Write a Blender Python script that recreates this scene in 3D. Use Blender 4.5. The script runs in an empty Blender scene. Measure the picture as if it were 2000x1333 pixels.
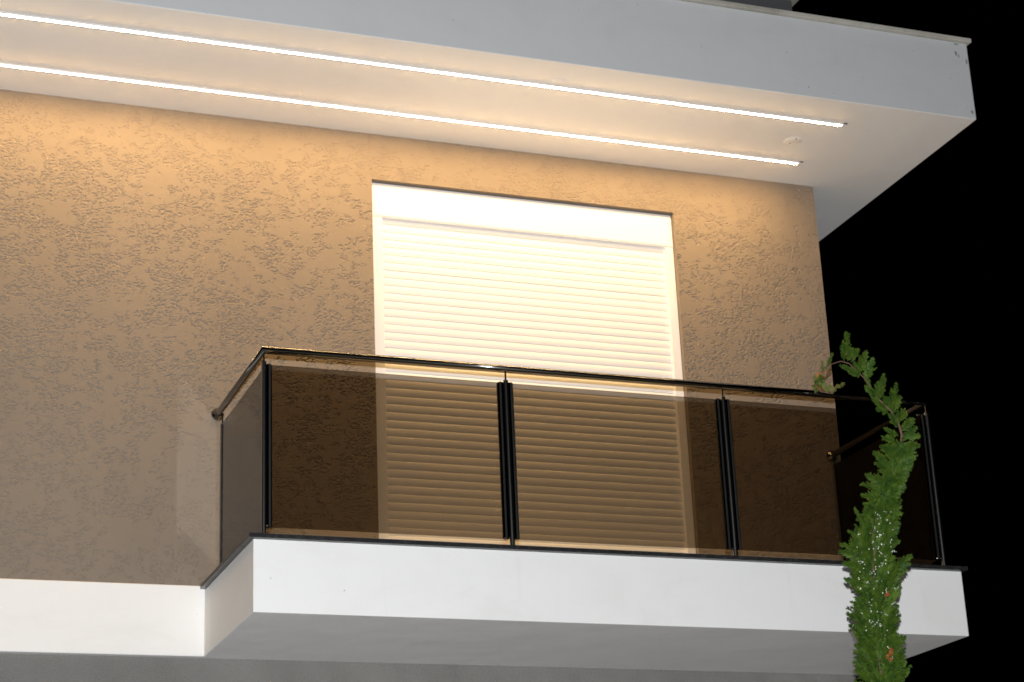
import bpy, math, random
import numpy as np
from mathutils import Vector, Matrix, Euler

# ------------------------------------------------------------------ camera, sky, light, exposure
SC = bpy.context.scene
COL = SC.collection
CAM_POS = Vector((-5.8427, -9.8308, -2.3008))
CAM_ROT = Euler([math.radians(a) for a in (109.718, 2.3956, -20.207)], 'XYZ')
cam_data = bpy.data.cameras.new('camera')
cam_data.sensor_width = 36.0
cam_data.lens = 3846.57 * 36.0 / 2000.0
cam_data.clip_end = 500.0
cam = bpy.data.objects.new('camera', cam_data)
cam.location = CAM_POS
cam.rotation_euler = CAM_ROT
COL.objects.link(cam)
SC.camera = cam

world = bpy.data.worlds.new('World')
SC.world = world
world.use_nodes = True
wn = world.node_tree
sky = wn.nodes.new('ShaderNodeTexSky')
sky.sky_type = 'NISHITA'
sky.sun_disc = False
sky.sun_elevation = math.radians(-10)      # night: the sun is far below the horizon
sky.sun_rotation = math.radians(200)
bg = wn.nodes['Background']
wn.links.new(sky.outputs[0], bg.inputs['Color'])
bg.inputs['Strength'].default_value = 0.02

# the photographer's flash: a small head in the hot shoe, 22 cm above the lens
FLASH_POWER = 3400.0
fl = bpy.data.lights.new('camera_flash', 'SPOT')
fl.energy = FLASH_POWER
fl.color = (0.97, 0.985, 1.0)
fl.shadow_soft_size = 0.022
fl.spot_size = math.radians(128)
fl.spot_blend = 1.0
flash = bpy.data.objects.new('camera_flash', fl)
up = CAM_ROT.to_matrix() @ Vector((0, 1, 0))
flash.location = CAM_POS + up * 0.22
FLASH_AIM = Vector((-2.8, -1.0, -0.6))
flash.rotation_euler = (FLASH_AIM - flash.location).to_track_quat('-Z', 'Y').to_euler()
COL.objects.link(flash)
LED_STRENGTH = 228.0

SC.view_settings.view_transform = 'Standard'
SC.view_settings.look = 'None'
SC.view_settings.exposure = 0.0
SC.view_settings.gamma = 1.0
SC.view_settings.use_curve_mapping = False
SC.render.engine = 'CYCLES'
SC.cycles.use_denoising = True
SC.cycles.max_bounces = 12
SC.cycles.diffuse_bounces = 5
SC.cycles.glossy_bounces = 6
SC.cycles.transparent_max_bounces = 16
SC.cycles.blur_glossy = 0.0
SC.cycles.sample_clamp_indirect = 30.0
SC.cycles.use_guiding = True            # finds the flash's glint thrown on the wall by the side pane

SC.cycles.filter_width = 1.7

rng = random.Random(11)

# ------------------------------------------------------------------ helpers
def empty(name, loc):
    o = bpy.data.objects.new(name, None)
    o.location = loc
    o.empty_display_size = 0.2
    COL.objects.link(o)
    return o

def tag(o, label=None, category=None, group=None, kind=None):
    if label: o['label'] = label
    if category: o['category'] = category
    if group: o['group'] = group
    if kind: o['kind'] = kind
    return o

def wloc(o):
    v = Vector(o.location)
    while o.parent:
        o = o.parent
        v = v * 1.0
    return v

ORIGIN = {}
def parent(o, p):
    # meshes are written in world metres; the parent's own place is taken out again
    o.parent = p
    o.matrix_parent_inverse = Matrix.Translation(-ORIGIN.get(p.name, Vector((0, 0, 0))))
    ORIGIN[o.name] = Vector((0, 0, 0))
    if p.type == 'MESH':
        o.matrix_parent_inverse = Matrix.Identity(4)
    return o

class MB:
    """collects vertices and faces of ONE mesh"""
    def __init__(s):
        s.v = []; s.f = []; s.smooth = []
    def add(s, vs, fs, smooth=False):
        b = len(s.v)
        s.v += [tuple(v) for v in vs]
        s.f += [tuple(b + i for i in f) for f in fs]
        s.smooth += [smooth] * len(fs)
        return s
    def box(s, x0, x1, y0, y1, z0, z1):
        vs = [(x0, y0, z0), (x1, y0, z0), (x1, y1, z0), (x0, y1, z0), (x0, y0, z1), (x1, y0, z1), (x1, y1, z1), (x0, y1, z1)]
        return s.add(vs, [(3, 2, 1, 0), (4, 5, 6, 7), (0, 1, 5, 4), (1, 2, 6, 5), (2, 3, 7, 6), (3, 0, 4, 7)])
    def tube(s, pts, radii, n=16, caps=True):
        pts = [Vector(p) for p in pts]
        if not hasattr(radii, '__len__'): radii = [radii] * len(pts)
        m = len(pts); vs = []; fs = []
        dirs = [(pts[min(i + 1, m - 1)] - pts[max(i - 1, 0)]).normalized() for i in range(m)]
        ref = Vector((0, 0, 1)) if abs(dirs[0].z) < 0.9 else Vector((1, 0, 0))
        u = dirs[0].cross(ref).normalized()
        for i in range(m):
            d = dirs[i]
            u = (u - d * u.dot(d)).normalized()
            w = d.cross(u)
            k = 1.0
            if 0 < i < m - 1:      # mitre
                a = (pts[i] - pts[i - 1]).normalized()
                k = 1.0 / max(0.5, a.dot(d))
            for j in range(n):
                t = 2 * math.pi * j / n
                o = u * math.cos(t) + w * math.sin(t)
                if k > 1.001:
                    b = (pts[i + 1] - pts[i]).normalized(); a = (pts[i] - pts[i - 1]).normalized()
                    e = (b - a).normalized()
                    o = o + e * (o.dot(e)) * (k - 1)
                vs.append(pts[i] + o * radii[i])
        for i in range(m - 1):
            for j in range(n):
                a = i * n + j; b = i * n + (j + 1) % n
                fs.append((a, b, b + n, a + n))
        s.add(vs, fs, True)
        if caps:
            s.add([vs[j] for j in range(n)], [tuple(range(n - 1, -1, -1))])
            s.add([vs[(m - 1) * n + j] for j in range(n)], [tuple(range(n))])
        return s
    def lathe(s, c, axis, prof, n=32):
        # prof: (distance along axis, radius)
        c = Vector(c); ax = Vector(axis).normalized()
        u = ax.orthogonal().normalized(); w = ax.cross(u)
        vs = []; fs = []
        for h, r in prof:
            for j in range(n):
                t = 2 * math.pi * j / n
                vs.append(c + ax * h + (u * math.cos(t) + w * math.sin(t)) * r)
        for i in range(len(prof) - 1):
            for j in range(n):
                a = i * n + j; b = i * n + (j + 1) % n
                fs.append((a, b, b + n, a + n))
        s.add(vs, fs, True)
        return s
    def build(s, name, mat, par=None, bevel=0.0, segs=2, auto=True):
        me = bpy.data.meshes.new(name)
        me.from_pydata(s.v, [], s.f)
        me.polygons.foreach_set('use_smooth', s.smooth)
        me.update()
        import bmesh
        bm = bmesh.new(); bm.from_mesh(me)
        bmesh.ops.recalc_face_normals(bm, faces=bm.faces)
        bm.to_mesh(me); bm.free()
        me.materials.append(mat)
        o = bpy.data.objects.new(name, me)
        COL.objects.link(o)
        ORIGIN[o.name] = Vector((0, 0, 0))
        if bevel:
            b = o.modifiers.new('bevel', 'BEVEL')
            b.width = bevel; b.segments = segs; b.limit_method = 'ANGLE'
            b.harden_normals = False
        if par is not None: parent(o, par)
        return o

def thing(name, loc, label, category, group=None):
    o = empty(name, loc)
    ORIGIN[o.name] = Vector(loc)
    tag(o, label, category, group)
    return o

# ------------------------------------------------------------------ materials
def mat(name):
    m = bpy.data.materials.new(name)
    m.use_nodes = True
    nt = m.node_tree
    return m, nt, nt.nodes['Principled BSDF']

def N(nt, typ, **kw):
    n = nt.nodes.new(typ)
    for k, v in kw.items():
        if k in n.inputs: n.inputs[k].default_value = v
        else: setattr(n, k, v)
    return n

def L(nt, a, b): nt.links.new(a, b)

def coords(nt, scale=(1, 1, 1), rot=(0, 0, 0), loc=(0, 0, 0)):
    tc = N(nt, 'ShaderNodeTexCoord')
    mp = N(nt, 'ShaderNodeMapping')
    mp.inputs['Scale'].default_value = scale
    mp.inputs['Rotation'].default_value = rot
    mp.inputs['Location'].default_value = loc
    L(nt, tc.outputs['Object'], mp.inputs['Vector'])
    return mp.outputs['Vector']

def noise(nt, vec, scale, detail=3.0, rough=0.55, dist=0.0):
    n = N(nt, 'ShaderNodeTexNoise')
    n.inputs['Scale'].default_value = scale
    n.inputs['Detail'].default_value = detail
    n.inputs['Roughness'].default_value = rough
    n.inputs['Distortion'].default_value = dist
    if vec is not None: L(nt, vec, n.inputs['Vector'])
    return n.outputs['Fac']

def ramp(nt, fac, stops):
    r = N(nt, 'ShaderNodeValToRGB')
    e = r.color_ramp.elements
    while len(e) < len(stops): e.new(0.5)
    for el, (p, c) in zip(e, stops):
        el.position = p
        el.color = (c, c, c, 1) if not hasattr(c, '__len__') else (*c, 1)
    L(nt, fac, r.inputs['Fac'])
    return r.outputs['Color']

def mixc(nt, fac, a, b):
    m = N(nt, 'ShaderNodeMix', data_type='RGBA')
    for sock, val in ((m.inputs[0], fac), (m.inputs[6], a), (m.inputs[7], b)):
        if hasattr(val, 'is_linked'): L(nt, val, sock)
        elif hasattr(val, '__len__'): sock.default_value = (*val, 1)
        else: sock.default_value = val
    return m.outputs[2]

def mth(nt, op, a, b=None, c=None):
    m = N(nt, 'ShaderNodeMath', operation=op)
    for i, val in enumerate((a, b, c)):
        if val is None: continue
        if hasattr(val, 'is_linked'): L(nt, val, m.inputs[i])
        else: m.inputs[i].default_value = val
    return m.outputs[0]

def sstep(nt, x, lo, hi):
    m = N(nt, 'ShaderNodeMapRange', interpolation_type='SMOOTHSTEP')
    m.inputs['From Min'].default_value = lo; m.inputs['From Max'].default_value = hi
    L(nt, x, m.inputs['Value'])
    return m.outputs[0]

def bump(nt, h, dist, strength=1.0):
    b = N(nt, 'ShaderNodeBump')
    b.inputs['Strength'].default_value = strength
    b.inputs['Distance'].default_value = dist
    L(nt, h, b.inputs['Height'])
    return b.outputs['Normal']

def stucco(name, col, depth):
    """knocked-down acrylic render: smooth trowelled patches between torn, ragged ones"""
    m, nt, p = mat(name)
    v = coords(nt, (1.0, 1.0, 1.7), (0, math.radians(10), 0))
    grain = noise(nt, v, 95.0, 3.0, 0.55)
    wave = noise(nt, coords(nt), 2.2, 2.0)
    h = mth(nt, 'ADD', mth(nt, 'MULTIPLY', grain, 0.5), mth(nt, 'MULTIPLY', wave, 6.0))
    L(nt, bump(nt, h, depth), p.inputs['Normal'])
    tint = noise(nt, coords(nt, (1, 1, 0.5)), 1.3, 4.0, 0.6)
    c = mixc(nt, ramp(nt, tint, ((0.3, 0.0), (0.7, 1.0))), [x * 0.93 for x in col], [x * 1.06 for x in col])
    L(nt, c, p.inputs['Base Color'])
    p.inputs['Roughness'].default_value = 0.62
    p.inputs['Specular IOR Level'].default_value = 0.35
    return m

def paint(name, col, stain=(0.55, 0.54, 0.50), amount=0.25, relief=0.0006, rough=0.6, seed=0.0):
    """roller-painted render with slight blotches, fine relief and dirt of its own"""
    m, nt, p = mat(name)
    v = coords(nt)
    blot = noise(nt, coords(nt, (0.8, 0.8, 1.6)), 1.7 + seed, 5.0, 0.62, 0.6)
    drip = noise(nt, coords(nt, (1.0, 1.0, 0.10)), 13.0, 4.0, 0.65)
    speck = noise(nt, v, 34.0, 3.0, 0.6)
    f = mth(nt, 'ADD', mth(nt, 'MULTIPLY', sstep(nt, blot, 0.45, 0.75), 0.6), mth(nt, 'MULTIPLY', sstep(nt, drip, 0.55, 0.8), 0.4))
    f = mth(nt, 'MULTIPLY', f, amount)
    c = mixc(nt, f, col, stain)
    dots = mth(nt, 'MULTIPLY', sstep(nt, speck, 0.735, 0.775), min(1.0, amount * 2.0))
    c = mixc(nt, dots, c, [x * 0.45 for x in stain])
    L(nt, c, p.inputs['Base Color'])
    h = mth(nt, 'ADD', noise(nt, v, 120.0, 2.0), mth(nt, 'MULTIPLY', noise(nt, v, 3.0, 3.0), 6.0))
    L(nt, bump(nt, h, relief), p.inputs['Normal'])
    p.inputs['Roughness'].default_value = rough
    p.inputs['Specular IOR Level'].default_value = 0.3
    return m

M = {}
M['stucco'] = stucco('taupe_stucco', (0.214, 0.173, 0.134), 0.0010)
M['stucco_low'] = stucco('grey_stucco', (0.195, 0.190, 0.180), 0.016)
M['white'] = paint('white_wall_paint', (0.82, 0.82, 0.81), amount=0.30)
M['chip'] = paint('bare_render', (0.30, 0.30, 0.30), (0.2, 0.2, 0.2), 0.5)
M['fascia'] = paint('light_grey_fascia_paint', (0.60, 0.61, 0.62), (0.48, 0.48, 0.48), 0.35, seed=0.9)
M['soffit'] = paint('soffit_paint', (0.85, 0.835, 0.81), (0.56, 0.53, 0.50), 0.22, seed=0.4)
M['soffit_low'] = paint('balcony_soffit_paint', (0.85, 0.86, 0.87), (0.68, 0.69, 0.70), 0.35, relief=0.0012, seed=0.2)
M['parapet'] = paint('dark_grey_paint', (0.10, 0.10, 0.105), (0.06, 0.06, 0.06), 0.4)
M['coping'] = paint('weathered_coping', (0.52, 0.50, 0.44), (0.14, 0.13, 0.09), 0.9, relief=0.001)

m, nt, p = mat('white_aluminium')
p.inputs['Base Color'].default_value = (0.76, 0.755, 0.765, 1)
p.inputs['Roughness'].default_value = 0.38
L(nt, bump(nt, noise(nt, coords(nt, (0.15, 1, 1)), 60.0, 2.0), 0.0003), p.inputs['Normal'])
M['shutter'] = m

m, nt, p = mat('polished_steel')
p.inputs['Base Color'].default_value = (0.20, 0.20, 0.197, 1)
p.inputs['Metallic'].default_value = 1.0
p.inputs['Roughness'].default_value = 0.075
M['steel'] = m

m, nt, p = mat('brushed_post_steel')
p.inputs['Base Color'].default_value = (0.36, 0.36, 0.35, 1)
p.inputs['Metallic'].default_value = 1.0
p.inputs['Roughness'].default_value = 0.24
M['post'] = m

m, nt, p = mat('black_anodised_profile')
p.inputs['Base Color'].default_value = (0.045, 0.045, 0.044, 1)
p.inputs['Metallic'].default_value = 1.0
p.inputs['Roughness'].default_value = 0.14
M['black_metal'] = m

m, nt, p = mat('satin_bead')
p.inputs['Base Color'].default_value = (0.06, 0.06, 0.06, 1)
p.inputs['Metallic'].default_value = 0.7
p.inputs['Roughness'].default_value = 0.30
M['bead'] = m

m, nt, p = mat('black_granite')
v = coords(nt)
g = noise(nt, v, 210.0, 2.0, 0.6)
g2 = noise(nt, v, 60.0, 3.0, 0.6)
c = mixc(nt, sstep(nt, g, 0.55, 0.72), (0.013, 0.013, 0.014), (0.085, 0.085, 0.085))
c = mixc(nt, sstep(nt, g2, 0.5, 0.75), c, (0.04, 0.04, 0.038))
L(nt, c, p.inputs['Base Color'])
p.inputs['Roughness'].default_value = 0.28
M['granite'] = m

# smoked glass: tinted see-through body with a clear Fresnel reflection
m = bpy.data.materials.new('bronze_glass'); m.use_nodes = True
nt = m.node_tree
nt.nodes.remove(nt.nodes['Principled BSDF'])
out = nt.nodes['Material Output']
GLASS_T = (0.315, 0.285, 0.250)
tr = N(nt, 'ShaderNodeBsdfTransparent'); tr.inputs['Color'].default_value = (*[math.sqrt(t) for t in GLASS_T], 1)
gl = N(nt, 'ShaderNodeBsdfGlossy'); gl.inputs['Roughness'].default_value = 0.032
gl.inputs['Color'].default_value = (0.95, 0.95, 0.95, 1)
fr = N(nt, 'ShaderNodeFresnel'); fr.inputs['IOR'].default_value = 1.5
mx = N(nt, 'ShaderNodeMixShader')
L(nt, fr.outputs[0], mx.inputs[0]); L(nt, tr.outputs[0], mx.inputs[1]); L(nt, gl.outputs[0], mx.inputs[2])
L(nt, mx.outputs[0], out.inputs['Surface'])
M['glass'] = m

m, nt, p = mat('led_diffuser')
p.inputs['Base Color'].default_value = (0.9, 0.88, 0.84, 1)
p.inputs['Emission Color'].default_value = (1.0, 0.62, 0.24, 1)
p.inputs['Emission Strength'].default_value = LED_STRENGTH
M['led'] = m

m, nt, p = mat('white_profile')
p.inputs['Base Color'].default_value = (0.78, 0.77, 0.75, 1)
p.inputs['Roughness'].default_value = 0.4
M['profile'] = m

m, nt, p = mat('dark_screw')
p.inputs['Base Color'].default_value = (0.05, 0.05, 0.05, 1)
M['screw'] = m

m, nt, p = mat('bark')
c = mixc(nt, noise(nt, coords(nt, (1, 1, 0.2)), 60.0, 3.0), (0.11, 0.055, 0.038), (0.20, 0.12, 0.085))
L(nt, c, p.inputs['Base Color'])
p.inputs['Roughness'].default_value = 0.85
M['bark'] = m

def leaf(name, a, b):
    m, nt, p = mat(name)
    c = mixc(nt, sstep(nt, noise(nt, coords(nt), 22.0, 4.0, 0.65), 0.30, 0.70), a, b)
    L(nt, c, p.inputs['Base Color'])
    p.inputs['Roughness'].default_value = 0.55
    p.inputs['Specular IOR Level'].default_value = 0.25
    return m
M['leaf'] = leaf('cypress_green', (0.022, 0.062, 0.008), (0.078, 0.138, 0.014))
M['leaf_dry'] = leaf('drying_cypress', (0.085, 0.12, 0.025), (0.16, 0.15, 0.045))
m, nt, p = mat('dead_brown_leaf')
p.inputs['Base Color'].default_value = (0.30, 0.105, 0.028, 1)
M['dead'] = m
m, nt, p = mat('pale_fleck')
p.inputs['Base Color'].default_value = (0.78, 0.82, 0.76, 1)
p.inputs['Roughness'].default_value = 0.4
M['fleck'] = m

m, nt, p = mat('porcelain_floor')
p.inputs['Base Color'].default_value = (0.62, 0.60, 0.56, 1)
p.inputs['Roughness'].default_value = 0.35
M['tile'] = m

m, nt, p = mat('paving')
v = coords(nt)
c = mixc(nt, noise(nt, v, 1.4, 5.0, 0.6), (0.42, 0.42, 0.415), (0.54, 0.535, 0.525))
L(nt, c, p.inputs['Base Color'])
L(nt, bump(nt, noise(nt, v, 90.0, 3.0), 0.004), p.inputs['Normal'])
p.inputs['Roughness'].default_value = 0.85
M['ground'] = m

# ------------------------------------------------------------------ ground
GZ = -3.7
g = MB().add([(-120, -120, GZ), (120, -120, GZ), (120, 120, GZ), (-120, 120, GZ)], [(0, 1, 2, 3)]).build('ground', M['ground'])
tag(g, kind='structure')

# ------------------------------------------------------------------ house
XL = -13.0                                   # the facade runs on to the left, out of the picture
BACK = 7.0
ZS = 2.6699                                  # soffit height
DL, DR, DT = -2.8673, -0.9802, 2.3855        # door opening
house = thing('house', (-6.5, 3.5, GZ), 'two-storey taupe stucco house with white balcony slab and deep flat roof overhang', 'house')

# upper wall: ONE mesh. Its front is real relief: smooth trowelled render with torn pits a few mm deep
WB = -0.0305
REV = 0.11
XG = -5.25                                   # relief as far as it can be made out
DX, DZ = 0.0034, 0.0024
GXN, GZN = int(-XG / DX) + 2, int((ZS - WB) / DZ) + 2
def field(seed, sx, sz, shear=0.0):
    """smooth unit-variance random field; sx, sz are correlation lengths in metres"""
    r = np.random.default_rng(seed)
    w_ = np.fft.rfft2(r.standard_normal((GZN, GXN)))
    kz = np.fft.fftfreq(GZN, DZ)[:, None] * 2 * math.pi
    kx = np.fft.rfftfreq(GXN, DX)[None, :] * 2 * math.pi
    f_ = np.fft.irfft2(w_ * np.exp(-0.5 * ((kx * sx) ** 2 + ((kz + shear * kx) * sz) ** 2)), s=(GZN, GXN))
    return f_ / f_.std()
def smooth01(x): 
    x = np.clip(x, 0, 1)
    return x * x * (3 - 2 * x)
dash = 0.80 * field(1, 0.0031, 0.0015, 0.5) + 0.62 * field(2, 0.0034, 0.0016, -0.4)
clump = 0.85 * field(3, 0.015, 0.012) + 0.55 * field(4, 0.042, 0.036) + 0.25 * field(5, 0.20, 0.15)
clump /= clump.std()
thr = -2.75 + 2.36 * smooth01((clump + 1.7) / 2.1)
pit = smooth01((thr - dash) / 0.55)
relief = 0.0039 * pit - 0.0009 * smooth01((dash - 0.6) / 1.2) * smooth01((clump + 0.4) / 1.2)
def block(x0, x1, z0, z1):
    nx, nz = max(2, int((x1 - x0) / DX)), max(2, int((z1 - z0) / DZ))
    X = np.linspace(x0, x1, nx + 1); Z = np.linspace(z0, z1, nz + 1)
    ix = np.clip(((X - XG) / DX).round().astype(int), 0, GXN - 1)
    iz = np.clip(((Z - WB) / DZ).round().astype(int), 0, GZN - 1)
    D = relief[np.ix_(iz, ix)].copy()
    D[0, :] = D[-1, :] = 0; D[:, 0] = D[:, -1] = 0
    V = np.empty((nz + 1, nx + 1, 3), np.float32)
    V[..., 0] = X[None, :]; V[..., 1] = D; V[..., 2] = Z[:, None]
    q = np.arange((nz + 1) * (nx + 1)).reshape(nz + 1, nx + 1)
    Fq = np.stack([q[:-1, :-1], q[:-1, 1:], q[1:, 1:], q[1:, :-1]], -1).reshape(-1, 4)
    return V.reshape(-1, 3), Fq
VV = []; FF = []; off = 0
def put(V, Fq):
    global off
    VV.append(np.asarray(V, np.float32)); FF.append(np.asarray(Fq) + off); off += len(V)
for bl in ((XG, DL, WB, ZS), (DR, 0.0, WB, ZS), (DL, DR, DT, ZS)):
    put(*block(*bl))
n_relief = sum(len(f) for f in FF)
def quad(*p): put(p, [(0, 1, 2, 3)])
quad((XL, 0, WB), (XG, 0, WB), (XG, 0, ZS), (XL, 0, ZS))
quad((DL, 0, WB), (DL, REV, WB), (DL, REV, DT), (DL, 0, DT))
quad((DL, 0, DT), (DL, REV, DT), (DR, REV, DT), (DR, 0, DT))
quad((DR, 0, DT), (DR, REV, DT), (DR, REV, WB), (DR, 0, WB))
quad((0, 0, WB), (0, BACK, WB), (0, BACK, ZS), (0, 0, ZS))
quad((0, BACK, WB), (XL, BACK, WB), (XL, BACK, ZS), (0, BACK, ZS))
quad((XL, BACK, WB), (XL, 0, WB), (XL, 0, ZS), (XL, BACK, ZS))
VV = np.concatenate(VV); FF = np.concatenate(FF).astype(np.int32)
me = bpy.data.meshes.new('upper_wall')
me.vertices.add(len(VV)); me.vertices.foreach_set('co', VV.ravel())
me.loops.add(FF.size); me.loops.foreach_set('vertex_index', FF.ravel())
me.polygons.add(len(FF)); me.polygons.foreach_set('loop_start', np.arange(0, FF.size, 4, dtype=np.int32))
me.polygons.foreach_set('use_smooth', np.arange(len(FF)) < n_relief)
me.update(calc_edges=True); me.validate()
me.materials.append(M['stucco'])
o = bpy.data.objects.new('upper_wall', me); COL.objects.link(o); parent(o, house)

# lower wall, set back under the floor band
LWY = 0.041
w = MB().box(XL, -0.02, LWY, BACK, GZ, -0.3775)
w.build('lower_wall', M['stucco_low'], house)

# floor band and balcony slab (white), grey painted underside
BL, BR, BY, BB = -3.8015, 0.0177, -1.0822, -0.3768
ST = -0.0312
def slab_faces(name, x0, x1, y0, y1, z0, z1, mat_side, mat_under, par):
    o = MB().box(x0, x1, y0, y1, z0, z1).build(name, mat_side, par, bevel=0.004)
    o.data.materials.append(mat_under)
    for p in o.data.polygons:
        if p.normal.z < -0.5: p.material_index = 1
    return o
band = slab_faces('floor_band', XL, BL, -0.006, BACK, BB, -0.014, M['white'], M['soffit_low'], house)
slab = slab_faces('balcony_slab', BL, BR, BY, BACK, BB, ST, M['white'], M['soffit_low'], house)

# black granite edging, pieces butted end to end
OV = 0.026
GT, G0 = -0.009, -0.0310
gx = [BL - OV, -1.889, BR + OV]
for a, c in ((gx[0], gx[1] - 0.0012), (gx[1] + 0.0012, gx[2])):
    MB().box(a, c, BY - OV, BY + 0.16, G0, GT).build('granite_edge', M['granite'], slab, bevel=0.002)
MB().box(BL - OV, BL + 0.16, BY + 0.162, 0.0 - 0.002, G0, GT).build('granite_edge', M['granite'], slab, bevel=0.002)
MB().box(BR - 0.16, BR + OV, BY + 0.162, 0.0 - 0.002, G0, GT).build('granite_edge', M['granite'], slab, bevel=0.002)
MB().box(BL + 0.162, BR - 0.162, BY + 0.162, -0.002, G0, GT - 0.004).build('balcony_floor', M['tile'], slab)

# roof slab
RX, RY, RT = 0.479, -1.1063, 3.1665
roof = MB().box(XL, RX, RY, BACK + 0.6, ZS, RT).build('roof_slab', M['fascia'], house, bevel=0.005)
roof.data.materials.append(M['soffit'])
for p_ in roof.data.polygons:
    if p_.normal.z < -0.5: p_.material_index = 1
# coping: stone pieces with thin joints
cz0, cz1 = RT + 0.0008, RT + 0.027
x = RX + 0.024
k = 0
while x > XL + 0.5:
    ln = (1.28, 1.35, 1.22, 1.31)[k % 4]; k += 1
    MB().box(max(XL, x - ln), x - 0.002, RY - 0.022, RY + 0.20, cz0 + rng.uniform(0, 0.001), cz1 + rng.uniform(-0.001, 0.001)).build('coping_stone', M['coping'], roof, bevel=0.003)
    x -= ln
y = RY + 0.202
while y < BACK:
    MB().box(RX - 0.20, RX + 0.024, y, min(y + 1.3, BACK + 0.6), cz0, cz1).build('coping_stone', M['coping'], roof, bevel=0.003)
    y += 1.302
# paint chipped off near the corner of the fascia
def chip(cx_, cz_, rx_, rz_, seed):
    r = random.Random(seed)
    n_ = 11
    ring = [(cx_ + rx_ * math.cos(2 * math.pi * i / n_) * r.uniform(.55, 1.1), cz_ + rz_ * math.sin(2 * math.pi * i / n_) * r.uniform(.55, 1.1)) for i in range(n_)]
    vs = [(a, RY - 0.0012, c) for a, c in ring] + [(a, RY + 0.002, c) for a, c in ring]
    fs = [tuple(range(n_))] + [(i, (i + 1) % n_, n_ + (i + 1) % n_, n_ + i) for i in range(n_)]
    MB().add(vs, fs).build('paint_chip', M['chip'], roof)
for i, (a, c, rx_, rz_) in enumerate(((0.395, 3.092, 0.010, 0.018), (0.412, 3.075, 0.006, 0.012), (0.462, 3.045, 0.008, 0.022), (0.455, 2.715, 0.010, 0.016), (0.405, 3.152, 0.024, 0.006), (-0.62, 2.73, 0.005, 0.005))):
    chip(a, c, rx_, rz_, i)
# dark parapet of the roof storey, set back over the wall line
par = MB().box(XL, -0.018, 0.0, BACK, RT, 3.985).build('parapet_wall', M['parapet'], house, bevel=0.004)
MB().box(XL, 0.03, -0.05, BACK + 0.05, 3.985, 4.02).build('parapet_cap', M['coping'], par, bevel=0.003)

# ------------------------------------------------------------------ roller shutter in the door opening
FY = 0.030                                   # front of box and guides
shutter = MB().box(DL + 0.002, DR - 0.002, FY, FY + 0.14, 2.168, DT - 0.0165).build('roller_shutter', M['shutter'], house, bevel=0.003)
MB().box(DL + 0.002, DR - 0.002, FY + 0.010, FY + 0.13, DT - 0.016, DT - 0.004).build('top_flashing', M['shutter'], shutter)
MB().box(DL + 0.018, DR - 0.018, FY - 0.004, FY - 0.0005, 2.176, DT - 0.034).build('box_cover', M['shutter'], shutter, bevel=0.002)
for s, xa, xb in ((0, DL + 0.002, DL + 0.066), (1, DR - 0.054, DR - 0.002)):
    gd = MB().box(xa, xb, FY + 0.002, FY + 0.10, GT, 2.167).build('guide_rail', M['shutter'], shutter, bevel=0.002)
    xm = (xa + xb) / 2
    MB().box(xm - 0.010, xm + 0.012, FY - 0.0035, FY + 0.0015, GT + 0.004, 2.16).build('guide_lip', M['shutter'], gd) if False else None
# slats: one curved profile, copied
PITCH = 0.0466
sx0, sx1 = DL + 0.060, DR - 0.048
prof = []
n = 9
for i in range(n + 1):
    t = i / n
    prof.append((FY + 0.0265 - 0.0046 * math.sin(math.pi * min(1.0, (t * 0.94 + 0.03))) ** 0.8, 0.0008 + t * (PITCH - 0.0012)))
vs = []; fs = []
for y_, z_ in prof:
    vs += [(sx0, y_, z_), (sx1, y_, z_)]
for i in range(n):
    fs.append((2 * i, 2 * i + 1, 2 * i + 3, 2 * i + 2))
b = len(vs)
yb = FY + 0.034
vs += [(sx0, yb, 0.0), (sx1, yb, 0.0), (sx0, yb, PITCH), (sx1, yb, PITCH)]
fs += [(b, b + 1, 1, 0), (2 * n, 2 * n + 1, b + 3, b + 2), (b + 2, b + 3, b + 1, b)]
me = bpy.data.meshes.new('slat')
me.from_pydata(vs, [], fs); me.update()
me.polygons.foreach_set('use_smooth', [i < n for i in range(len(fs))])
me.materials.append(M['shutter'])
z = 2.168 - PITCH + 0.012
bottom = 0.0
while z > GT + 0.045:
    o = bpy.data.objects.new('slat', me)
    o.location = (rng.uniform(-0.0008, 0.0008), rng.uniform(-0.0008, 0.0008), z)
    COL.objects.link(o); parent(o, shutter)
    bottom = z
    z -= PITCH
MB().box(sx0, sx1, FY + 0.016, FY + 0.034, GT + 0.002, bottom).build('bottom_bar', M['shutter'], shutter, bevel=0.003)

# ------------------------------------------------------------------ balcony railing
RYL, XRL, XRR, ZH = -1.0483, -3.7442, -0.061, 0.915
rail = thing('balcony_railing', (-1.9, RYL, GT), 'polished steel balcony railing with smoked bronze glass panels on the white slab', 'railing')
# handrail with mitred corners
MB().tube([(XRL, -0.004, ZH), (XRL, RYL, ZH), (XRR, RYL, ZH), (XRR, -0.004, ZH)], 0.0182, 24).build('handrail', M['steel'], rail)
for x_ in (XRL, XRR):
    MB().lathe((x_, 0.0, ZH), (0, -1, 0), [(0.0005, 0.034), (0.007, 0.034), (0.012, 0.030), (0.026, 0.0175), (0.030, 0.0157)], 32).build('wall_flange', M['steel'], rail)

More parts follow.
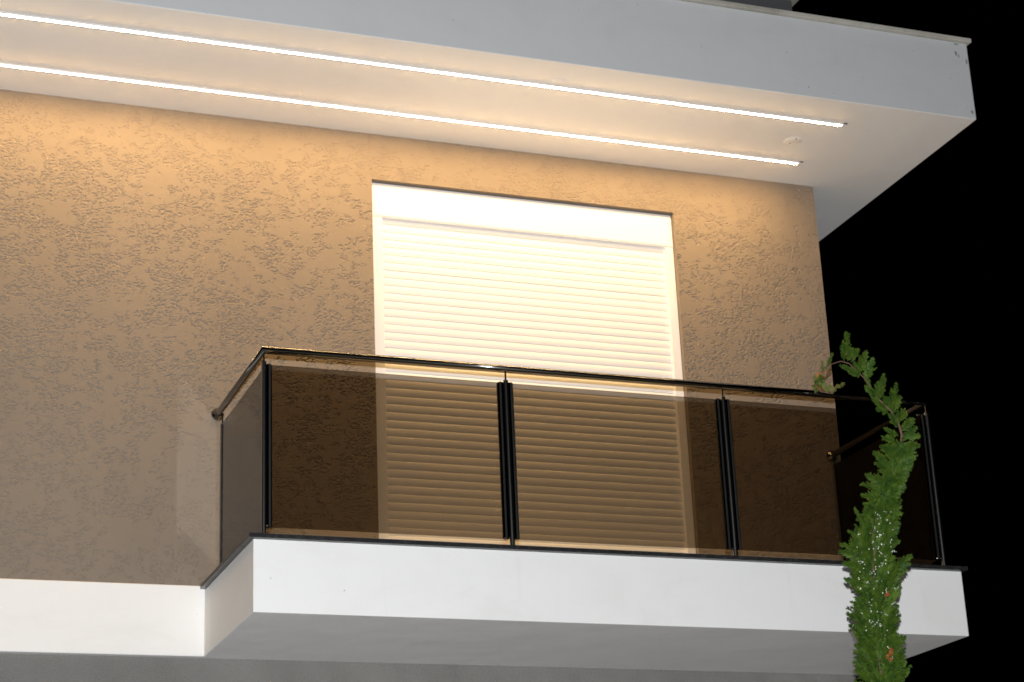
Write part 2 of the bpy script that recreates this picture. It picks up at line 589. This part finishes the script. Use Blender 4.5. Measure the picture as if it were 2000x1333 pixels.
PZ0, PZ1 = 0.036, 0.848
def post(x_, y_, sides):
    """tube post with a thin pin to the handrail and black glass channels"""
    t = MB().tube([(x_, y_, GT), (x_, y_, PZ1 + 0.006)], 0.0130, 20).build('post', M['post'], rail)
    MB().tube([(x_, y_, PZ1 + 0.006), (x_, y_, ZH - 0.012)], 0.0048, 12).build('pin', M['steel'], t)
    for (dx, dy) in sides:
        cx_, cy_ = x_ + dx * 0.0252, y_ + dy * 0.0252
        if dx: cy_ += 0.016
        else: cx_ += 0.016 * (1 if x_ < -2 else -1)
        ch = MB()
        hx, hy = (0.0155, 0.016) if dx else (0.016, 0.0155)
        ch.box(cx_ - hx, cx_ + hx, cy_ - hy, cy_ + hy, PZ0, PZ1)
        ch.build('glass_channel', M['black_metal'], t, bevel=0.008, segs=4)
        rz = MB()
        ex, ey = cx_ + dx * 0.004, cy_ + dy * 0.004
        if dx: rz.box(ex - 0.006, ex + 0.004, cy_ - 0.0205, cy_ - 0.0165, PZ0 + 0.002, PZ1 - 0.002)
        else: rz.box(cx_ - 0.0205, cx_ - 0.0165, ey - 0.006, ey + 0.004, PZ0 + 0.002, PZ1 - 0.002)
        rz.build('channel_bead', M['bead'], t, bevel=0.0015)
    return t
X1, X2 = -2.504, -1.292
post(XRL, RYL, [(1, 0), (0, 1)])
post(X1, RYL, [(-1, 0), (1, 0)])
post(X2, RYL, [(-1, 0), (1, 0)])
post(XRR, RYL, [(-1, 0), (0, 1)])
for x_ in (XRL + 0.016, XRR - 0.016):      # slim steel channel against the wall
    ch = MB().box(x_ - 0.011, x_ + 0.011, -0.062, -0.040, GT, PZ1).build('wall_channel', M['post'], rail, bevel=0.003)
    MB().tube([(x_, -0.050, PZ1), (x_, -0.046, ZH - 0.010)], 0.0045, 10).build('pin', M['steel'], ch)
GLY = RYL + 0.016
for a, c in ((XRL, X1), (X1, X2), (X2, XRR)):
    MB().box(a + 0.030, c - 0.030, GLY - 0.004, GLY + 0.004, PZ0 + 0.001, PZ1 - 0.003).build('glass_panel', M['glass'], rail)
for x_ in (XRL + 0.016, XRR - 0.016):
    MB().box(x_ - 0.004, x_ + 0.004, RYL + 0.030, -0.0625, PZ0 + 0.001, PZ1 - 0.003).build('glass_panel', M['glass'], rail)

# ------------------------------------------------------------------ LED strips under the soffit
def led(y_, x_end, clips, label):
    t = thing('led_strip_light', (-4.0, y_, ZS), label, 'strip light', 'LED strips under the roof overhang')
    h = 0.0095; hw = 0.0100; LX = -5.6
    MB().box(LX, x_end, y_ - hw, y_ + hw, ZS - h, ZS - 0.0005).build('housing', M['profile'], t)
    d = MB()
    xs = np.linspace(LX + 0.01, x_end - 0.006, 60)
    prof = [(-0.0074, -h - 0.0006), (-0.0048, -h - 0.0014), (0.0, -h - 0.0018), (0.0048, -h - 0.0014), (0.0074, -h - 0.0006)]
    vs = []; fs = []
    for x_ in xs:
        for a, c in prof: vs.append((x_, y_ + a, ZS + c))
    k = len(prof)
    for i in range(len(xs) - 1):
        for j in range(k - 1):
            fs.append((i * k + j, (i + 1) * k + j, (i + 1) * k + j + 1, i * k + j + 1))
    d.add(vs, fs, True)
    d.build('diffuser', M['led'], t)
    MB().box(x_end + 0.0005, x_end + 0.006, y_ - hw - 0.001, y_ + hw + 0.001, ZS - h - 0.003, ZS - 0.0008).build('end_cap', M['profile'], t)
    for x_ in clips:
        MB().box(x_ - 0.010, x_ + 0.010, y_ - hw - 0.010, y_ - hw - 0.0004, ZS - 0.006, ZS - 0.0008).build('clip', M['profile'], t, bevel=0.001)
    MB().box(x_end + 0.002, x_end + 0.026, y_ - hw - 0.013, y_ - hw - 0.006, ZS - 0.007, ZS - 0.001).build('end_clip', M['steel'], t, bevel=0.002)
    return t
led(-0.8386, -0.2639, [-5.03, -4.3, -3.55, -2.174, -1.4], 'long warm LED strip nearer the roof edge')
led(-0.2964, -0.2639, [-4.6, -3.9, -3.2, -2.45, -1.0], 'long warm LED strip nearer the stucco wall')

# blank round cover plates over old ceiling boxes
def cover(x_, y_, r, label, screws):
    t = thing('cover_plate', (x_, y_, ZS), label, 'cover plate', 'blank cover plates in the soffit')
    MB().lathe((x_, y_, ZS - 0.0006), (0, 0, -1), [(0.0, r), (0.0006, r), (0.0012, r - 0.0015), (0.0012, 0.0)], 40).build('plate', M['soffit'], t)
    if screws:
        for s in (-1, 1):
            MB().lathe((x_ - 0.004 * s, y_ + s * r * 0.62, ZS - 0.0019), (0, 0, -1), [(0.0, 0.0052), (0.0015, 0.0048), (0.002, 0.0)], 12).build('screw', M['screw'], t)
cover(-0.437, -0.562, 0.055, 'round blank cover plate with two dark screws near the strips\' ends', True)
cover(-2.055, -0.890, 0.046, 'faint round blank cover plate beside the outer LED strip', False)

# ------------------------------------------------------------------ cypress in front of the balcony
FRONDS=[(-1.177,-2.1,0.706, -1.181,-2.161,0.829, 0.04),(-1.172,-2.1,0.706, -1.197,-2.125,0.773, 0.026),(-1.139,-2.1,0.701, -1.12,-2.146,0.754, 0.028),(-1.158,-2.1,0.707, -1.133,-2.118,0.771, 0.024),(-1.106,-2.1,0.652, -1.057,-2.115,0.762, 0.028),(-1.096,-2.1,0.637, -1.172,-2.182,0.673, 0.019),(-1.068,-2.1,0.616, -1.07,-2.188,0.7, 0.031),(-1.074,-2.1,0.616, -1.047,-2.09,0.72, 0.024),(-1.096,-2.1,0.635, -1.235,-2.159,0.658, 0.021),(-1.119,-2.1,0.633, -1.199,-2.162,0.652, 0.016),(-1.034,-2.1,0.573, -1.044,-2.071,0.633, 0.026),(-1.024,-2.1,0.563, -1.095,-2.134,0.572, 0.024),(-1,-2.1,0.529, -0.956,-2.09,0.662, 0.031),(-1.007,-2.1,0.539, -1.018,-2.133,0.607, 0.024),(-1.001,-2.1,0.524, -1.065,-2.113,0.561, 0.024),(-0.952,-2.1,0.466, -0.943,-2.172,0.592, 0.033),(-0.947,-2.1,0.461, -0.892,-2.114,0.545, 0.024),(-0.954,-2.1,0.471, -1.043,-2.086,0.543, 0.024),(-0.961,-2.1,0.465, -1.043,-2.127,0.466, 0.024),(-0.961,-2.1,0.48, -0.974,-2.101,0.543, 0.024),(-0.925,-2.1,0.411, -0.877,-2.109,0.483, 0.033),(-0.916,-2.1,0.394, -1.008,-2.182,0.431, 0.024),(-0.913,-2.1,0.377, -0.823,-2.099,0.442, 0.033),(-0.915,-2.1,0.356, -0.815,-2.119,0.352, 0.033),(-0.918,-2.1,0.356, -1.032,-2.154,0.362, 0.028),(-0.914,-2.1,0.3, -1.069,-2.186,0.307, 0.031),(-0.91,-2.1,0.285, -0.803,-2.086,0.311, 0.031),(-0.92,-2.1,0.254, -0.865,-2.133,0.231, 0.026),(-0.911,-2.1,0.326, -0.82,-2.104,0.4, 0.028),(-0.933,-2.1,0.216, -1.022,-2.085,0.298, 0.031),(-0.957,-2.1,0.177, -1.074,-2.104,0.259, 0.033),(-0.964,-2.1,0.166, -1.056,-2.079,0.214, 0.031),(-0.96,-2.1,0.151, -0.889,-2.143,0.214, 0.031),(-0.973,-2.1,0.138, -0.87,-2.094,0.196, 0.028),(-1,-2.1,0.099, -1.148,-2.137,0.135, 0.033),(-1.01,-2.1,0.079, -1.142,-2.078,0.105, 0.031),(-1.003,-2.1,0.074, -0.896,-2.085,0.147, 0.031),(-1.038,-2.1,0.035, -1.204,-2.178,0.022, 0.031),(-1.019,-2.1,0.049, -0.963,-2.174,0.081, 0.028),(-1.064,-2.1,-0.028, -1.192,-2.164,-0.015, 0.031),(-1.073,-2.1,-0.053, -0.935,-2.074,0.01, 0.031),(-1.081,-2.1,-0.078, -0.973,-2.138,-0.04, 0.028),(-1.095,-2.1,-0.103, -1.161,-2.115,-0.061, 0.024),(-1.137,-2.1,-0.183, -1.234,-2.154,-0.034, 0.026),(-1.145,-2.1,-0.178, -1.267,-2.129,-0.138, 0.031),(-1.106,-2.1,-0.152, -1.005,-2.144,-0.11, 0.031),(-1.142,-2.1,-0.227, -1.327,-2.148,-0.206, 0.033),(-1.107,-2.1,-0.201, -0.99,-2.12,-0.171, 0.031),(-1.142,-2.1,-0.27, -1.323,-2.12,-0.235, 0.033),(-1.029,-2.1,-0.294, -0.908,-2.081,-0.227, 0.031),(-1.099,-2.1,-0.321, -0.943,-2.108,-0.268, 0.033),(-1.062,-2.1,-0.344, -0.942,-2.079,-0.291, 0.031),(-1.154,-2.1,-0.323, -1.288,-2.087,-0.278, 0.033),(-1.169,-2.1,-0.384, -1.279,-2.071,-0.346, 0.028),(-1.118,-2.1,-0.298, -1.142,-2.109,-0.181, 0.033),(-1.13,-2.1,-0.394, -1.132,-2.17,-0.291, 0.033),]
DROOP=[(-1.282,-2.1,0.656, -1.223,-2.087,0.748, 0.014),(-1.295,-2.1,0.64, -1.279,-2.074,0.706, 0.014),(-1.304,-2.1,0.626, -1.337,-2.081,0.607, 0.019),(-1.318,-2.1,0.602, -1.37,-2.122,0.556, 0.016),(-1.322,-2.1,0.592, -1.294,-2.104,0.567, 0.021),(-1.326,-2.1,0.576, -1.387,-2.165,0.515, 0.019),(-1.323,-2.1,0.576, -1.271,-2.09,0.558, 0.021),(-1.299,-2.1,0.545, -1.268,-2.121,0.566, 0.016),(-1.273,-2.1,0.537, -1.22,-2.156,0.574, 0.014),(-1.311,-2.1,0.588, -1.358,-2.182,0.595, 0.019),]
TY = -2.1
STEM = [(-1.17, GZ), (-1.165, -2.6), (-1.16, -1.6), (-1.16, -0.979), (-1.154, -0.772), (-1.15, -0.608), (-1.145, -0.459), (-1.135, -0.347), (-1.124, -0.231), (-1.131, -0.204), (-1.109, -0.128), (-1.054, 0.01), (-1.025, 0.073), (-0.967, 0.166), (-0.947, 0.202), (-0.917, 0.252), (-0.906, 0.316), (-0.904, 0.359), (-0.924, 0.422), (-0.951, 0.472), (-1.0, 0.529), (-1.034, 0.578), (-1.067, 0.617), (-1.101, 0.642), (-1.123, 0.669), (-1.142, 0.701), (-1.188, 0.708), (-1.254, 0.682), (-1.282, 0.659), (-1.308, 0.616), (-1.326, 0.576), (-1.318, 0.546), (-1.287, 0.536), (-1.259, 0.535)]
tree = thing('cypress_tree', (-1.17, TY, GZ), 'slender green cypress with a bent drooping tip in front of the balcony', 'tree')
ns = len(STEM)
rad = [max(0.0022, 0.05 * (1 - i / 6.0)) if i < 4 else max(0.0022, 0.0135 - 0.0005 * i) for i in range(ns)]
rad[:4] = [0.040, 0.030, 0.018, 0.012]
sway = [0.012 * math.sin(i * 1.3) for i in range(ns)]
MB().tube([(x_, TY + sway[i], z_) for i, (x_, z_) in enumerate(STEM)], rad, 8).build('trunk', M['bark'], tree)

class Soup:
    def __init__(s): s.v = []; s.f = []
    def spike(s, a, b, w, nrm):
        d = b - a; ln = d.length
        if ln < 1e-5: return
        d /= ln
        u = d.cross(nrm)
        if u.length < 1e-4: u = d.orthogonal()
        u.normalize(); q = d.cross(u)
        m_ = a + (b - a) * 0.42
        i = len(s.v)
        s.v += [a, m_ + u * w, m_ - u * w * 0.5 + q * w * 0.85, m_ - u * w * 0.5 - q * w * 0.85, b]
        s.f += [(i, i + 1, i + 2), (i, i + 2, i + 3), (i, i + 3, i + 1), (i + 4, i + 2, i + 1), (i + 4, i + 3, i + 2), (i + 4, i + 1, i + 3)]

LV = Soup(); DRY = Soup(); DEAD = Soup()
def frond(S, base, tip, width, r, dens=1.0):
    """flat pointed spray of scale-leaf twigs"""
    base = Vector(base); tip = Vector(tip)
    ax = tip - base; ln = ax.length; ax.normalize()
    nrm = Vector((r.uniform(-.55, .55), -1.0, r.uniform(-.5, .5)))
    side = ax.cross(nrm).normalized(); nrm = side.cross(ax).normalized()
    bend = side * r.uniform(-0.07, 0.07) * ln + Vector((0, 0, 0.04 * ln))
    P = lambda t: base + ax * (ln * t) + bend * (4 * t * (1 - t)) * 0.5
    k = 7
    for i in range(k):
        S.spike(P(i / k), P((i + 1.35) / k if i < k - 1 else 1.0), 0.0026, nrm)
    n_ = max(6, int(ln / 0.0085 * dens))
    for i in range(n_):
        t = 0.04 + 0.94 * (i + r.random() * 0.6) / n_
        shape = min(1.0, t / 0.25) ** 0.7 * (1 - t) ** 0.85 * 1.35 + 0.09
        for sgn in (-1, 1):
            if r.random() < 0.07: continue
            bl = width * shape * r.uniform(0.80, 1.45)
            ang = math.radians(r.uniform(22, 40))
            d = ax * math.cos(ang) + side * sgn * math.sin(ang) + nrm * r.uniform(-0.35, 0.35)
            d.normalize()
            o = P(t); e = o + d * bl * 1.25
            S.spike(o, e, 0.0030, nrm)
            m_ = max(2, int(bl / 0.0060))
            for j in range(m_):
                tt = 0.12 + 0.8 * j / m_
                q = o + (e - o) * tt
                sl = (0.0055 + 0.011 * (1 - tt)) * r.uniform(0.7, 1.3)
                for s2 in (-1, 1):
                    a2 = math.radians(r.uniform(25, 48)) * s2
                    uu = d.cross(nrm).normalized()
                    dd = d * math.cos(a2) + uu * math.sin(a2) + nrm * r.uniform(-0.4, 0.4)
                    S.spike(q, q + dd.normalized() * sl * 0.85, 0.0029, nrm)

tr_ = random.Random(5)
for f_ in FRONDS:
    frond(LV, f_[0:3], f_[3:6], f_[6], tr_)
for i, f_ in enumerate(DROOP):
    frond(DRY if i % 3 else LV, f_[0:3], f_[3:6], f_[6], tr_, 0.7)
for i in range(3):
    a = Vector((-1.32 + tr_.uniform(-.02, .03), TY, 0.575 + tr_.uniform(-0.02, 0.05)))
    frond(DEAD, a, a + Vector((tr_.uniform(-.035, .035), tr_.uniform(-.03, .03), tr_.uniform(-.05, .03))), 0.012, tr_, 0.6)
for (x_, z_) in ((-1.14, -0.455), (-1.15, -0.72), (-1.16, -0.735)):
    a = Vector((x_, TY - 0.09, z_))
    for q in range(2):
        frond(DEAD, a, a + Vector((tr_.uniform(-.012, .012), -0.010, tr_.uniform(-.01, .028))), 0.006, tr_, 0.7)

def stem_at(z_):
    for (xa, za), (xb, zb) in zip(STEM, STEM[1:]):
        if za <= z_ <= zb: return xa + (xb - xa) * (z_ - za) / (zb - za)
    return STEM[0][0]
# filling fronds, spiralling up the stem; (z, half width left, half width right)
WID = [(GZ + .25, .20, .20), (-1.6, .17, .17), (-0.98, .145, .145), (-.772, .125, .135), (-.608, .145, .125), (-.459, .125, .13), (-.347, .145, .15), (-.25, .155, .135), (-.15, .125, .125), (-.05, .085, .105), (.05, .085, .09), (.15, .085, .085), (.25, .085, .085), (.33, .075, .075)]
def wid(z_, s):
    for A, B in zip(WID, WID[1:]):
        if A[0] <= z_ <= B[0]:
            t = (z_ - A[0]) / (B[0] - A[0])
            return (A[s] + (B[s] - A[s]) * t)
    return WID[-1][s]
z_ = GZ + 0.3
a_ = 0.0
while z_ < 0.28:
    vis = z_ > -1.15
    a_ += 2.399 + tr_.uniform(-.3, .3)
    c_, s_ = math.cos(a_), math.sin(a_)
    w_ = wid(z_, 2 if c_ > 0 else 1) * tr_.uniform(0.74, 1.08)
    if z_ > -0.42: w_ *= 0.86
    b_ = Vector((stem_at(z_) + c_ * 0.01, TY + s_ * 0.01, z_))
    ln_ = w_ * tr_.uniform(0.75, 1.1)
    t_ = Vector((stem_at(z_ + ln_ * .8) + c_ * w_ * 0.92, TY + s_ * w_ * 0.95, z_ + ln_ * tr_.uniform(0.55, 1.05)))
    frond(LV, b_, t_, tr_.uniform(0.022, 0.042), tr_, 0.80 if vis else 0.45)
    z_ += 0.0041 if vis else 0.022

def soup_obj(S, name, material):
    me = bpy.data.meshes.new(name)
    me.from_pydata([tuple(v) for v in S.v], [], S.f); me.update()
    me.materials.append(material)
    o = bpy.data.objects.new(name, me); COL.objects.link(o); ORIGIN[o.name] = Vector((0, 0, 0))
    parent(o, tree); o['kind'] = 'stuff'
    return o
crown = soup_obj(LV, 'crown', M['leaf'])
o = soup_obj(DRY, 'drying_foliage', M['leaf_dry']); o['label'] = 'yellowing foliage on the drooping tip'
o = soup_obj(DEAD, 'dead_foliage', M['dead']); o['label'] = 'rust-brown dead sprigs'

# tiny pale flecks scattered over the lower crown
CN = MB()
def blob(c, r):
    vs = [Vector(v) * r + Vector(c) for v in ((1, 0, 0), (-1, 0, 0), (0, 1, 0), (0, -1, 0), (0, 0, 1.15), (0, 0, -1.15))]
    CN.add(vs, [(0, 2, 4), (2, 1, 4), (1, 3, 4), (3, 0, 4), (2, 0, 5), (1, 2, 5), (3, 1, 5), (0, 3, 5)], True)
for i in range(90):
    z_ = tr_.choice((tr_.uniform(-0.75, -0.05), tr_.gauss(-0.32, 0.13)))
    sx = tr_.gauss(0, 0.42)
    sx = max(-0.6, min(0.6, sx))
    w_ = wid(z_, 2 if sx > 0 else 1)
    yy = TY - math.sqrt(max(0.0, 1 - sx * sx)) * w_ * tr_.uniform(0.8, 0.98)
    yy -= TY
    c0 = Vector((stem_at(z_) + 0.93 * sx * w_ + 0.37 * yy, TY + 0.93 * yy - 0.37 * sx * w_, z_))
    for q in range(tr_.choice((1, 1, 1, 2, 3))):
        blob(c0 + Vector([tr_.uniform(-.010, .010) * (q > 0) for _ in range(3)]), tr_.uniform(0.0020, 0.0040))
o = CN.build('pale_flecks', M['fleck'], tree); o['kind'] = 'stuff'; o['label'] = 'tiny pale flecks scattered in the foliage'
